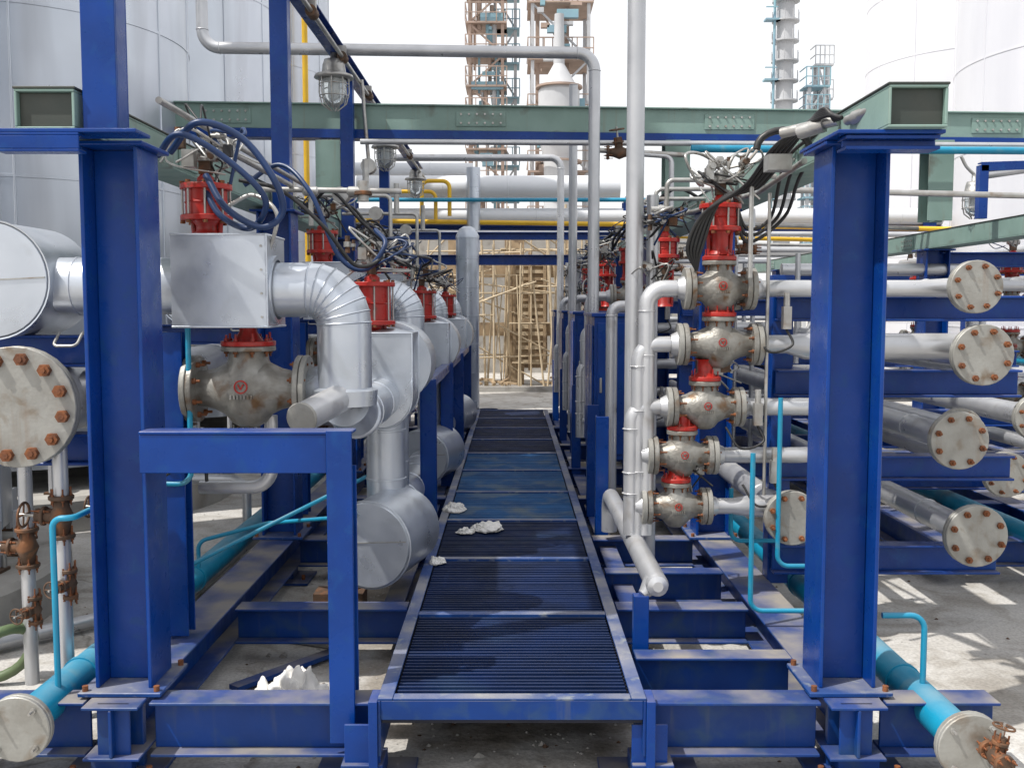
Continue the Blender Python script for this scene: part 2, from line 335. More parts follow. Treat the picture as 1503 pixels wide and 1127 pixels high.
for y in (5.9,6.6,8.3,10.4,12.2):
    b.box((.50,y-.04,.2),(.575,y-.03,.95),BLUE);b.box((.50,y-.03,.2),(.51,y+.04,.95),BLUE)
b.chan((-.51,6.0,1.13),(-.51,11.2,1.13),.06,.06,BLUE)
b.box((.475,3.80,.19),(.535,3.85,.475),BLUE)
for y in (4.75,7.4,9.9,12.3):
    for z,h,x1 in ((1.59,.12,2.5),(1.235,.13,2.42),(.83,.12,2.4),(.385,.14,2.35)):
        b.hsec((XR+.1,y,z),(x1,y,z),.1,h,BLUE)
    b.chan((1.30,y+.08,.25),(1.30,y+.08,1.75),.1,.1,BLUE)
for y in (3.95,6.3,8.6,11):
    for z in (1.425,1.035): b.hsec((XL-.1,y,z),(-2.6,y,z),.1,.125,BLUE)
    b.chan((XL-.0,y,.28),(XL-.0,y,1.5),.09,.09,BLUE)
b.chan((-1.31,3.27,2.158),(-1.31,3.27,3.75),.11,.10,BLUE,side=-1)
for y in (5.75,8.05,10.35): b.chan((-1.31,y,2.145),(-1.31,y,3.4),.10,.09,BLUE,side=-1)
b.chan((-1.28,3.3,3.46),(-1.28,14,3.46),.09,.10,BLUE,side=-1)
b.hsec((-1.5,13,2.2),(1.4,13,2.2),.12,.13,BLUE);b.hsec((-1.5,13.6,2.55),(1.6,13.6,2.55),.12,.10,BLUE)
b.done('steel_skid_frame',.0025)
def greenbeam(x,y0,y1,z=2.215,w=.19,h=.125):
    b=B();b.chan((x,y0,z),(x,y1,z),w,h,GREEN,side=-1,t=.008)
    b.box((x+w/2-.009,y0+.002,z-h/2+.0085),(x+w/2,y1,z+h/2-.0085),GREEN)
    b.box((x-w/2+.009,y0+.02,z-h/2+.009),(x+w/2-.0095,y0+.025,z+h/2-.009),DGREEN)
    b.box((x-w/2-.004,y0-.002,z+h/2+.0005),(x+w/2+.004,y1,z+h/2+.008),DGREEN)
    y=y0+1.1
    while y<y1:
        for q in (-1,1):
            b.box((x+q*(w/2+.004)-.0038,y-.12,z-.045),(x+q*(w/2+.004)+.0038,y+.12,z+.045),GREEN)
            for i in range(5):
                for dz in (-.02,.02): b.cyl((x+q*(w/2+.007),y-.1+.05*i,z+dz),(x+q*(w/2+.016),y-.1+.05*i,z+dz),.006,STEEL,6)
        y+=2.2
    b.done('steel_channel_beam',.002)
greenbeam(1.265,3.15,13.2,2.222,.185,.13);greenbeam(-1.478,3.2,13.2,2.222,.19,.125);greenbeam(3.45,5.2,14,2.13,.19,.13)
b=B()
b.box((-1.62,3.17,2.145),(-1.18,3.30,2.157),BLUE);b.chan((-1.62,3.20,2.115),(-1.36,3.20,2.115),.06,.06,BLUE);b.box((1.03,3.19,2.145),(1.37,3.62,2.157),BLUE)
b.hsec((1.06,3.25,2.12),(1.36,3.25,2.12),.09,.045,BLUE)
b.done('beam_bearer_plate',.002)
b=B()
za,zb_=3.135,3.06
b.bar((-3.4,8.2,za+.01),(6.2,8.2,zb_-.04),.10,.19,GREEN);b.bar((-3.4,8.2,za-.125),(6.2,8.2,zb_-.175),.16,.07,BLUE)
b.bar((-3.4,8.2,za+.11),(6.2,8.2,zb_+.06),.16,.012,GREEN)
for x in (-2.3,-.25,1.75,3.9):
    z=za+.01-(x+3.4)/9.6*.125
    b.box((x-.2,8.14,z-.06),(x+.2,8.149,z+.06),GREEN)
    for i in range(6):
        for dz in (-.035,.035): b.cyl((x-.16+.064*i,8.128,z+dz),(x-.16+.064*i,8.142,z+dz),.009,STEEL,6)
for x in (-1.478,1.33,3.45):
    b.hsec((x,8.2,2.29),(x,8.2,2.93),.2,.2,GREEN,up=(0,1,0))
b.done('pipe_rack_crossbeam',.002)
b=B();b.sweep([(-1.2,8.0,2.9),(6.2,8.0,2.86)],.022,SILV,10);b.sweep([(1.4,7.9,2.83),(6.2,7.9,2.80)],.03,CYAN,10);b.done('conduit_pipe')
# ------------------------------------------------------------ walkway
b=B();Y0=3.2;pitch=.925;n=10
b.box((-.445,Y0,.11),(-.435,Y0+pitch*n,.30),BLUEB);b.box((.435,Y0,.11),(.445,Y0+pitch*n,.30),BLUEB)
b.box((-.445,Y0,.3005),(-.395,Y0+pitch*n,.309),BLUEW);b.box((.395,Y0,.3005),(.445,Y0+pitch*n,.309),BLUEW)
b.box((-.434,Y0,.235),(.434,Y0+.01,.30),BLUEB);b.box((-.394,Y0,.3005),(.394,Y0+.045,.3085),BLUEW)
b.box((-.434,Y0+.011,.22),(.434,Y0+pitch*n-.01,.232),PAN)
for i in range(n):
    ya=Y0+pitch*i;yb=ya+pitch
    b.box((-.394,yb-.022,.27),(.394,yb+.022,.3085),BLUEW)
    y=ya+.06
    while y<yb-.04:
        k1,k2=R.uniform(-.0015,.0015),R.uniform(-.0015,.0015)
        b.box((-.39,y+k1,.272),(.39,y+k1+.010,.300+k2),BLUED if i not in (3,4,5) else BLUEG);y+=.0315  # middle panels get the lighter paint that stands in for sun
    for k in range(1,4): b.box((-.39+.195*k-.003,ya+.046,.262),(-.39+.195*k+.003,yb-.024,.2715),BLUED)
b.box((-.475,Y0-.01,.03),(-.4455,Y0+.10,.30),BLUE);b.box((.4455,Y0-.01,.03),(.475,Y0+.10,.30),BLUE)
for x in (-.5,.46): b.box((x-.06,Y0+.02,.02),(x+.06,Y0+.03,.21),BLUE)
b.done('grating_walkway',.0015)
# ------------------------------------------------------------ tanks
def tank(x,y,r,h,mat=TANK,found=True,seams=True,name='storage_tank'):
    b=B();z0=.42
    b.lathe((x,y,0),(0,0,1),[(z0,0),(z0,r),(h,r),(h+r*.3,r*.6),(h+r*.4,0)],mat,96)
    if seams:
        for k in range(int(h)): 
            b.lathe((x,y,z0+1.2*k+.9),(0,0,1),[(-.012,r),(-.01,r+.006),(.01,r+.006),(.012,r)],mat,96)
        nn=14
        for k in range(nn):
            a=2*math.pi*(k+.37)/nn;b.cyl((x+math.cos(a)*r,y+math.sin(a)*r,z0),(x+math.cos(a)*r,y+math.sin(a)*r,h),.010,mat,6)
    if found:
        b.lathe((x,y,0),(0,0,1),[(0,r+.3),(.22,r+.3),(.25,r+.27),(.25,0)],CONC,64)
        for k in range(24):
            a=2*math.pi*k/24;px,py=x+math.cos(a)*(r+.06),y+math.sin(a)*(r+.06)
            b.box((px-.05,py-.05,.25),(px+.05,py+.05,.265),RUSTD);b.box((px-.012,py-.05,.265),(px+.012,py+.05,.5),GREY)
            b.cyl((px+.03,py+.03,.26),(px+.03,py+.03,.33),.012,STEEL,6)
    b.done(name)
tank(-4.0,5.0,1.3,11);tank(-4.0,8.3,1.3,11);tank(-4.0,11.6,1.3,11);tank(-4.0,14.9,1.3,11)
tank(8.6,14.0,2.3,16,TANKP);tank(8.9,19.5,2.0,16,TANKP)
# ------------------------------------------------------------ right valve stack
def stack(Y,name='control_valve_manifold'):
    b=B()
    rows=[(1.68,.932,.27,.095),(1.43,.935,.33,.095),(1.146,.875,.30,.090),(.925,.775,.27,.088),(.69,.75,.27,.085)]
    dn=[(.61,-.1,),(.575,.08),(.545,.27)]
    for i,(z,x,L,rf) in enumerate(rows):
        valve(b,(x,Y,z),L,rf)
        xr=x+L/2+.024;xl=x-L/2-.024
        if i==0: pipe(b,[(xr,Y,z),(2.01,Y,z)],.038)
        if i==1: b.sweep([(xr,Y,z),(xr+.12,Y,z),(xr+.2,Y,z-.01),(2.05,Y,z-.01)],[.042,.042,.06,.06],SILV,18)
        if i==2: pipe(b,[(xr,Y,z),(1.5,Y,z),(1.5,Y+1.2,z)],.040)
        if i==3: pipe(b,[(xr,Y,z),(1.4,Y,z),(1.4,Y+.8,z)],.036)
        if i==4: b.sweep([(xr,Y,z),(xr+.1,Y,z),(xr+.18,Y,z),(1.25,Y,z)],[.036,.036,.05,.05],SILV,18)
        if i<3:
            dx,dy=dn[i];pipe(b,[(xl,Y,z),(dx,Y,z),(dx,Y,.56)],.036 if i else .038,br=.085)
            for zz in (z-.30,.95-.1*i,z-.1): b.lathe((dx,Y,zz),(0,0,1),[(-.004,.036),(0,.043),(.004,.036)],SILV,16)
        if i>0:
            zt=z+rf*1.2+.03
            b.lathe((x,Y,zt),(0,0,1),[(0,.055),(.02,.035),(.07,.035),(.08,.05)],RED,18,False)
            b.box((x-.03,Y+.02,zt),(x+.03,Y+.07,zt+.12),RUSTD)
            clutter(b,(x+.08,Y+.06,zt+.03),5,.10)
    actuator(b,(.932,Y,0),.093,1.945,2.045,1.68+.15,8)
    actuator(b,(.86,Y+1.15,0),.085,1.88,1.97,1.6,5)
    b.cyl((.70,Y+.5,.3),(.70,Y+.5,2.15),.03,SILV,14);clutter(b,(.74,Y+.4,2.0),6,.12);clutter(b,(.72,Y+.45,1.75),4,.10)
    for z,x in ((1.12,1.10),(.86,1.18),(1.55,1.22)):
        b.box((x-.018,Y-.09,z-.05),(x+.018,Y-.05,z+.05),STEEL);b.cyl((x,Y-.07,z+.05),(x,Y-.07,z+.11),.014,STEEL,10)
        hose(b,[(x,Y-.07,z-.05),(x+.02,Y-.1,z-.12),(x-.08,Y-.1,z-.15),(x-.14,Y-.06,z-.06)],.006,BLK,6)
    b.cyl((1.14,Y-.05,.75),(1.14,Y-.05,2.1),.008,STEEL,8)
    b.done(name)
for Y in (4.5,7.9,10.0,12.1): stack(Y)
b=B();pipe(b,[(.565,3.80,.52),(.565,5.7,.52),(.565,5.7,.30)],.045);b.lathe((.565,3.80,.52),(0,-1,0),[(0,.045),(.02,.04),(.03,.02),(.03,0)],SILV,18)
b.sweep([(.51,3.82,.475),(.53,3.83,.49),(.555,3.84,.53)],[.02,.03,.04],SILV,14)
b.done('drain_header_pipe')
def blind(x,z,rf,Y=4.35,r=.062,y1=13.0,nb=8):
    b=B();b.sweep([(x,Y+.08,z),(x,y1,z)],r,SILV,24)
    b.sweep([(x,Y+.01,z),(x,Y+.09,z)],[r*1.25,r],SILV,24)
    b.flange((x,Y,z),(0,-1,0),rf,.026,FLG,nb,blind=True,bolt=.085)
    y=Y+.5
    while y<y1:
        b.lathe((x,y,z),(0,1,0),[(-.006,r),(0,r+.004),(.006,r)],SILV,24);y+=1.9
    b.done('header_pipe_with_blind_flange')
blind(2.01,1.685,.115,nb=8,r=.045);blind(2.05,1.39,.134,r=.06);blind(1.96,1.015,.128,r=.058);blind(2.05,.59,.137,r=.062);blind(1.25,.66,.122,Y=4.40,r=.058,y1=7.2)
blind(-1.83,1.23,.225,Y=3.68,r=.14,y1=11,nb=12)
for x,z in ((2.45,1.30),(2.75,1.02),(2.6,.72),(2.95,.62),(2.35,.95)):
    b=B();b.sweep([(x,5.2,z),(x,14,z)],.06,SILV,18)
    b.flange((x,5.2,z),(0,-1,0),.12,.026,FLG,8,blind=True)
    b.done('header_pipe_with_blind_flange')
for x,z,y0 in ((-1.60,.24,3.16),(1.45,.215,3.08)):
    b=B();b.sweep([(x,y0,z),(x,12.6,z)],.062,CYAN,24);b.flange((x,y0-.02,z),(0,-1,0),.108,.022,FLG,4,blind=True,bm=STEEL)
    for y in (3.6,4.9,6.6): b.lathe((x,y,z),(0,1,0),[(-.012,.062),(-.012,.068),(.012,.068),(.012,.062)],CYAN,24)
    if x>0:
        gate_valve(b,(x+.035,y0-.13,z+.01),.05,(0,1,0),(0.2,0,1))
    b.done('cyan_header_pipe')
b=B();b.sweep([(3.0,5.3,.28),(3.0,13,.28)],.06,CYAN,20);b.flange((3,5.28,.28),(0,-1,0),.1,.02,FLG,6,blind=True);b.done('cyan_header_pipe')
b=B()
for x0,y0,z0,xe,zb2 in ((.99,4.05,1.0,1.42,.34),(1.18,4.35,1.2,1.42,.45),(1.03,4.62,.75,1.43,.50),(1.27,4.9,.9,1.43,.62)):
    b.sweep(bend([(x0,y0,z0),(x0,y0,zb2),(xe,y0,zb2),(xe,y0,.27)],.05),.0105,CYAN,10)
b.sweep(bend([(1.45,3.42,.26),(1.45,3.42,.52),(1.30,3.42,.52)],.05),.0105,CYAN,10)
b.done('cyan_instrument_tube')
b=B()
for pts in ([(-1.57,3.35,.28),(-1.57,3.35,.88),(-1.5,3.35,.88),(-1.5,3.9,.88)],[(-1.27,3.9,1.55),(-1.27,3.9,.90),(-1.6,3.9,.90),(-1.6,3.9,.28)],[(-1.57,4.9,.3),(-1.57,4.9,.43),(-1.25,5.0,.5),(-.75,4.6,.62)],[(-1.58,4.1,.28),(-1.58,4.1,.42),(-1.45,4.2,.46),(-.7,5.4,.72)]):
    b.sweep(bend(pts,.05),.0105,CYAN,10)
b.done('cyan_instrument_tube')
def riser(pts,r,name='riser_pipe',br=.13):
    b=B();p=bend(pts,br,10);b.sweep(p,r,SILV,20)
    for i in range(1,len(p)):
        if (p[i]-p[i-1]).length>.4:
            for e in (p[i-1],p[i]): b.lathe(e,p[i]-p[i-1],[(-.005,r),(0,r+.004),(.005,r)],SILV,20)
    b.done(name)
riser([(.605,4.95,5),(.605,4.95,.52)],.044)
riser([(-2.28,7.5,5),(-2.28,7.5,3.5),(.61,7.5,3.46),(.61,7.5,.33)],.043)
riser([(-1.6,12.4,3.42),(.6,12.4,3.42),(.6,12.4,.35)],.043)
riser([(.60,9.9,3.75),(.60,9.9,.35)],.042)
riser([(.74,6.2,1.6),(.62,6.2,1.6),(.62,6.2,.4)],.036)
b=B();b.cyl((.62,7.9,2.82),(1.35,7.9,2.78),.02,STEEL,10);gate_valve(b,(.84,7.9,2.80),.09,(1,0,0),(-.15,-.2,1));pipe(b,[(.98,7.9,2.79),(1.25,7.9,2.77),(1.25,7.9,1.9)],.02);b.done('gate_valve')
for y in (6.7,8.8,10.8,12.8):
    b=B();b.box((.555,y,.56),(.875,y+.75,1.53),BLUE);b.box((.535,y-.015,1.5305),(.895,y+.77,1.555),BLUE)
    b.box((.575,y-.014,.60),(.855,y-.0005,1.49),BLUE);b.box((.59,y-.03,1.02),(.605,y-.015,1.12),STEEL)
    for z in (.7,1.05,1.4): b.cyl((.852,y-.018,z-.03),(.852,y-.018,z+.03),.008,STEEL,8)
    for k in range(3): b.box((.543,y+.06+k*.23,.62),(.5545,y+.26+k*.23,1.47),BLUE)
    for sx in (.58,.85):
        for sy in (.04,.7): b.box((sx-.02,y+sy-.02,.2),(sx+.02,y+sy+.02,.5595),BLUE)
    b.done('blue_control_cabinet',.003)
# ------------------------------------------------------------ left insulated valve assemblies
def ubox(b,x0,x1,y0,y1,zt,zb,mat):
    cx=(x0+x1)/2;r=(x1-x0)/2;pr=[(x0,zt),(x1,zt)]+[(cx+r*math.cos(a*math.pi/14),zb+r-r*math.sin(a*math.pi/14)) for a in range(15)]
    n=len(pr);vs=[(p[0],y0,p[1]) for p in pr]+[(p[0],y1,p[1]) for p in pr]
    b.add(vs,[tuple(range(n)),tuple(range(n,2*n))[::-1]]+[(i,(i+1)%n,n+(i+1)%n,n+i) for i in range(n)],mat)
    for y in (y0,y1):
        e=[V((p[0],y,p[1])) for p in pr];b.sweep(e+[e[0]],.006,mat,6,False)
def left_upper(Y):
    b=B()
    b.box((-1.30,Y-.14,1.52),(-.935,Y+.16,1.875),CLAD)
    for e in (1.522,1.873):
        b.sweep([(-1.30,Y-.14,e),(-.935,Y-.14,e),(-.935,Y+.16,e)],.005,CLAD,6)
    b.sweep([(-.935,Y-.14,1.52),(-.935,Y-.14,1.875)],.005,CLAD,6)
    for k in range(4): b.cyl((-.955,Y-.145,1.56+.09*k),(-.955,Y-.139,1.56+.09*k),.005,STEEL,6)
    b.lathe((-.935,Y,1.665),(1,0,0),[(0,.135),(.012,.135),(.012,.118)],CLAD,28)
    insul(b,[(-.94,Y,1.665),(-.665,Y,1.665),(-.665,Y,1.22)],.107,br=.245,n=7)
    actuator(b,(-1.20,Y,0),.10,1.945,2.065,1.875,9)
    b.lathe((-1.98,Y-.16,1.70),(0,1,0),[(0,0),(-.0,.215),(.01,.222),(.42,.222),(.43,.215),(.43,0)],CLAD,44)
    b.lathe((-1.98,Y-.16,1.70),(0,1,0),[(.002,.222),(.0,.228),(.015,.228),(.018,.222)],CLAD,44)
    b.bar((-2.19,Y-.163,1.69),(-1.77,Y-.163,1.71),.004,.005,STEEL)
    insul(b,[(-1.78,Y,1.68),(-1.30,Y,1.68)],.112)
    valve(b,(-1.06,Y+.05,1.27),.44,.135,nb=8)
    b.lathe((-1.06,Y+.05,1.27),(0,0,1),[(.19,.06),(.23,.035),(.29,.035),(.30,.06)],RED,18,False)
    b.sweep([(-1.30,Y+.05,1.27),(-1.72,Y+.05,1.27)],.075,SILV,20)
    b.sweep([(-.82,Y+.05,1.27),(-.76,Y+.05,1.27)],[.08,.10],CLAD,20)
    b.lathe((-.665,Y,1.24),(0,0,1),[(-.03,.07),(-.03,.125),(.03,.13),(.04,.107)],CLAD,28)
    b.sweep([(-.66,Y-.02,1.25),(-.755,Y-.38,1.2)],.056,SILV,24);b.disc((-.757,Y-.387,1.199),(-.095,-.36,-.05),.059,.014,FLG,24)
    insul(b,[(-.665,Y,1.22),(-.655,Y+.2,1.15),(-.65,Y+.92,1.15)],.10,br=.1)
    gate_valve(b,(-1.33,Y+.12,1.02),.05,(1,0,0),(0,0,1));pipe(b,[(-1.0,Y+.15,1.15),(-1.0,Y+.15,.85),(-1.3,Y+.15,.85)],.028)
    clutter(b,(-1.35,Y,1.0),4,.12)
    b.sweep(bend([(-1.75,Y-.1,1.50),(-1.75,Y-.16,1.45),(-1.66,Y-.16,1.45),(-1.66,Y-.1,1.50)],.02),.006,STEEL,8)
    b.done('insulated_control_valve')
for Y in (3.95,6.35,8.7,11.0): left_upper(Y)
def left_lower(Y):
    b=B()
    ubox(b,-.80,-.49,Y-.14,Y+.22,1.47,1.0,CLAD)
    b.lathe((-.645,Y+.22,1.30),(0,1,0),[(0,0),(0,.22),(.35,.22),(.42,.12),(.42,0)],CLAD,36)
    b.lathe((-.645,Y+.04,1.45),(0,0,1),[(0,.155),(.02,.15),(.04,.06),(.04,0)],CLAD,28,False)
    actuator(b,(-.70,Y,0),.115,1.52,1.71,1.47,8)
    insul(b,[(-.645,Y+.05,1.05),(-.645,Y+.05,.55)],.10)
    insul(b,[(-.645,Y+.35,1.2),(-.645,Y+1.2,1.2)],.12)
    insul(b,[(-.66,Y+.6,1.15),(-.66,Y+.6,.5)],.075)
    M=b.M.copy();b.M=Matrix.Translation((-.68,Y-.38,.475))@Matrix.Rotation(math.radians(-14),4,'Z')
    b.lathe((0,0,0),(0,1,0),[(0,0),(0,.20),(.012,.206),(.45,.206),(.46,.2),(.46,0)],CLAD,44)
    b.lathe((0,.02,0),(0,1,0),[(-.01,.206),(-.008,.213),(.02,.213),(.022,.206)],CLAD,44)
    b.bar((-.19,-.003,.0),(.19,-.003,.03),.004,.005,STEEL)
    b.M=M
    insul(b,[(-.63,Y+.15,.5),(-.63,Y+1.9,.5)],.10)
    b.done('insulated_pipe_assembly')
for Y in (5.0,7.75,10.5): left_lower(Y)
b=B();insul(b,[(-.56,12.6,.3),(-.56,12.6,2.45)],.145);b.lathe((-.56,12.6,2.45),(0,0,1),[(0,.15),(.03,.15),(.12,.10),(.15,.05),(.15,0)],CLAD,28,False)
insul(b,[(-.56,14.6,2.4),(-.56,14.6,3.6)],.10);b.done('insulated_riser_duct')
b=B();insul(b,[(-2.3,15,3.36),(1.6,15,3.36)],.18,mat=TANKW,step=1);insul(b,[(-4.3,15.4,3.70),(-.6,15.4,3.68)],.10,mat=TANKW,step=1);insul(b,[(-2.6,15,2.93),(6.4,15,2.93)],.13,mat=TANKW,step=1);insul(b,[(1.8,15.5,3.35),(2.3,15.5,2.93)],.1,mat=TANKW)
b.done('insulated_overhead_pipeline')
b=B()
b.sweep([(-3.4,14.6,2.86),(6.5,14.6,2.72)],.035,YEL,12);b.sweep([(-2.85,14,.3),(-2.85,14,8)],.04,YEL,12)
b.sweep(bend([(-2.3,14.5,3.25),(-1.1,14.5,3.25),(-1.1,14.5,2.85)],.1),.028,YEL,10);b.sweep(bend([(-1.3,14.5,2.9),(-1.3,14.5,3.4),(-.9,14.5,3.4),(-.9,14.5,2.9)],.1),.03,YEL,10)
b.sweep([(1.6,14.4,2.62),(6.5,14.4,2.5)],.03,YEL,12)
b.done('yellow_gas_pipe')
b=B();b.sweep([(-2.4,14.4,3.12),(2,14.4,3.12)],.03,CYAN,10);b.sweep([(-2.6,14.3,2.65),(6,14.3,2.62)],.04,SILV,10);b.done('cyan_overhead_pipe')
b=B()
for x in (-2.4,1.75,6.2): b.hsec((x,15,0),(x,15,3.15),.2,.2,BLUE,up=(0,1,0))
b.hsec((-2.6,15,2.72),(6.4,15,2.72),.15,.15,BLUE)
b.done('background_pipe_rack')
b=B()
pipe(b,[(-1.25,5.0,2.18),(-.55,5.0,2.17)],.014,STEEL)
for x in (-1.0,-.78): b.lathe((x,5,2.17),(1,0,0),[(-.04,.015),(-.03,.024),(.03,.024),(.04,.015)],STEEL,14)
b.cyl((-.74,5,2.12),(-.74,5,2.22),.028,STEEL,14);b.disc((-.74,5,2.16),(0,0,1),.045,.02,RUSTD)
b.cyl((-1.0,5,2.17),(-1.0,5,2.0),.012,STEEL,10)
pipe(b,[(-1.22,3.5,2.31),(-1.22,13,2.31)],.012,STEEL);pipe(b,[(-1.18,3.9,2.2),(-1.1,3.9,2.2),(-1.1,5,2.2)],.012,STEEL)
for x,y in ((-1.05,6.2),(-1.0,7.4),(-.95,9.0)):
    pipe(b,[(-1.25,y,2.28),(x+.3,y,2.28),(x+.3,y,1.9)],.012,STEEL);b.cyl((x,y-.05,2.28),(x,y+.05,2.28),.05,STEEL,16);b.cyl((x+.15,y,2.28),(x+.15,y,2.5),.02,STEEL,10)
b.done('electrical_conduit')
b=B()
for pts,r,m in (([(-1.27,3.75,2.17),(-1.15,3.7,2.27),(-1.0,3.75,2.22),(-.88,3.75,2.06),(-.87,3.8,1.95),(-.95,3.8,1.9),(-1.08,3.8,1.97),(-1.17,3.85,2.1)],.013,HOSE),
    ([(-1.30,3.7,2.15),(-1.2,3.65,2.22),(-1.05,3.7,2.14),(-.92,3.75,2.0),(-1.0,3.85,1.9),(-1.12,3.85,1.95),(-1.2,3.9,2.08)],.012,HOSE),
    ([(-1.33,5.0,2.2),(-1.15,5.0,2.3),(-.98,4.9,2.15),(-.85,4.9,1.85),(-.72,4.9,1.78),(-.62,4.9,1.9),(-.68,5,1.98)],.012,HOSE),
    ([(-1.3,4.8,2.2),(-1.1,4.8,2.15),(-.9,4.8,1.98),(-.76,4.85,1.80),(-.64,4.9,1.84),(-.7,4.95,1.95)],.010,BLK),
    ([(-1.25,6.2,2.2),(-1.1,6.1,2.3),(-.9,6.1,2.1),(-.72,6.3,1.95),(-.6,7.4,1.95),(-.7,7.7,1.9)],.010,BLK),
    ([(-.95,3.9,1.8),(-.9,3.85,1.95),(-1.0,3.9,2.03),(-1.1,3.9,1.99)],.008,STEEL)):
    hose(b,pts,r,m,10)
for y in (6.9,8.1,9.3,10.6): hose(b,[(-1.28,y,2.22),(-1.1,y,2.28),(-.9,y+.1,2.0),(-.78,y+.2,1.9),(-.7,y+.3,1.95)],.010,HOSE if y>9 else BLK,8)
b.done('flexible_cable_hose')
b=B()
for k in range(5):
    o=k*.016
    hose(b,[(1.14,3.5+o,2.25),(1.10,3.6,2.27+o*.4),(1.02+o,3.9,2.22),(.97+o,4.2,2.10),(.83+o*1.2,4.35,2.0+o),(.77+o,4.4,1.86),(.82,4.45,1.76)],.008,BLK,8)
for k in range(3):
    o=k*.03;hose(b,[(1.2,3.6,2.28),(1.15+o,4.2,2.22-o),(1.16+o,4.5,2.0),(1.05,4.5,1.95-o),(.98,4.45,2.1)],.008,BLK,8)
for y in (6.2,7.6,9.2,11): 
    for k in range(2): hose(b,[(1.2,y,2.24),(1.0,y,2.32),(.85-.04*k,y+.2,2.15),(.8,y+.4,2.05)],.010,BLK,8)
b.box((.98,3.85,2.12),(1.07,3.93,2.18),STEEL);b.cyl((1.0,3.75,2.24),(1.16,3.6,2.26),.02,STEEL,12);b.cyl((1.16,3.5,2.24),(1.2,3.3,2.25),.017,STEEL,12)
b.cyl((1.05,3.7,2.235),(1.12,3.63,2.25),.028,STEEL,6);b.cyl((1.17,3.46,2.24),(1.19,3.4,2.245),.025,STEEL,6)
b.sweep([(1.02+.1*math.cos(a*math.pi/10),3.8,2.19+.07*math.sin(a*math.pi/10)) for a in range(11)],.014,BLK,10)
pipe(b,[(1.10,4.2,2.14),(1.0,4.2,2.14),(1.0,4.2,1.72)],.010,STEEL);pipe(b,[(1.13,3.9,2.16),(1.13,4.6,2.12),(.93,6,2.12)],.012,STEEL)
for y in (5.2,5.6,6.1): pipe(b,[(1.2,y,2.25),(.8,y,2.25),(.8,y,2.05)],.012,STEEL)
b.done('flexible_cable_hose')
def lamp(x,y,z,s=1.0,arm=(0,0,.2)):
    b=B();o=(x,y,z)
    b.M=Matrix.Translation(o)@Matrix.Scale(s,4)
    b.lathe((0,0,0),(0,0,1),[(.20,.018),(.15,.02),(.15,.05),(.12,.06),(.08,.065),(.07,.10),(.055,.105),(.05,.07)],STEEL,24,False)
    b.lathe((0,0,0),(0,0,1),[(.05,.062),(-.02,.062),(-.07,.05),(-.095,.02),(-.098,0)],GLASS,24,False)
    b.lathe((0,0,0),(0,0,1),[(.04,.02),(-.04,.022),(-.06,0)],TANKW,12,False)
    for k in range(8):
        a=k*math.pi/4;c,s_=math.cos(a),math.sin(a)
        b.sweep([(c*.078,s_*.078,.055),(c*.08,s_*.08,-.02),(c*.065,s_*.065,-.08),(c*.02,s_*.02,-.115)],.0035,STEEL,6)
    for zz,rr in ((0.02,.08),(-.04,.078)): b.sweep([(math.cos(a*math.pi/8)*rr,math.sin(a*math.pi/8)*rr,zz) for a in range(17)],.003,STEEL,6,False)
    b.M=Matrix.Identity(4);b.sweep(crom([V(o)+V((0,0,.2*s)),V(o)+V(arm)*.6+V((0,0,.15*s)),V(o)+V(arm)+V((0,0,.15*s))]),.012,STEEL,8)
    b.done('explosion_proof_lamp')
lamp(-1.28,7.3,3.16,1.35,(0,0,.12));lamp(-1.28,10.2,3.12,1.35,(0,0,.15));lamp(-1.28,13.4,3.2,1.4,(0,0,.15));lamp(3.35,7.3,2.35,1.0,(-.1,0,.18))
b=B();b.sweep([(-1.215,3.4,3.38),(-1.215,14,3.38)],.015,STEEL,8)
for y in (4.5,6.2,7.3,8.6,10.2,12): b.cyl((-1.215,y-.05,3.38),(-1.215,y+.05,3.38),.035,RUSTD,12);b.box((-1.25,y-.02,3.36),(-1.19,y+.02,3.46),STEEL)
b.sweep([(-1.2,8.1,3.4),(-1.15,8.1,2.75)],.015,STEEL,8);b.cyl((-1.15,8.05,2.72),(-1.15,8.15,2.72),.06,STEEL,16)
b.done('lamp_conduit')
b=B();b.chan((3.2,6.9,2.55),(4.8,6.9,2.6),.06,.06,BLUE);b.sweep([(3.25,6.9,2.5),(4.8,6.9,2.72)],.03,SILV,12);b.bar((3.22,6.9,2.2),(3.22,6.9,2.56),.06,.06,BLUE);b.done('lamp_bracket')
b=B()
for x,y,z in ((-1.72,3.75,.80),(-1.98,4.0,.62),(-1.75,4.4,.7)):
    gate_valve(b,(x,y,z),.075,(0,0,1),(-1,0,.05));b.cyl((x,y,z-.08),(x,y,.05),.028,SILV,12);b.cyl((x,y,z+.08),(x,y,z+.35),.028,SILV,12)
    gate_valve(b,(x+.02,y,z-.26),.05,(0,0,1),(-.3,-1,.0))
b.done('rusty_gate_valve')
b=B();
for x,y,z in ((-1.25,5.0,.83),(-1.5,5.6,.8),(-1.3,6.6,.8)): gate_valve(b,(x,y,z),.07,(1,0,0),(0,-.6,.8));b.cyl((x-.3,y,z),(x+.3,y,z),.025,SILV,12)
b.done('rusty_gate_valve')
b=B();b.sweep(bend([(-2.9,3.9,.05),(-1.75,5.2,.05),(-1.7,8,.06)],.3),.035,SILV,12);b.sweep(bend([(-2.3,6.3,.5),(-1.7,6.3,.5),(-1.7,6.3,.1)],.1),.03,SILV,12);b.done('ground_pipe')
b=B();hose(b,[(-3.2,3.6,.03),(-2.4,3.75,.10),(-2.05,3.9,.30),(-2.02,4.1,.2),(-2.2,4.1,.03),(-2.9,4.0,.03)],.022,HOSEG,10);b.done('green_garden_hose')
b=B()
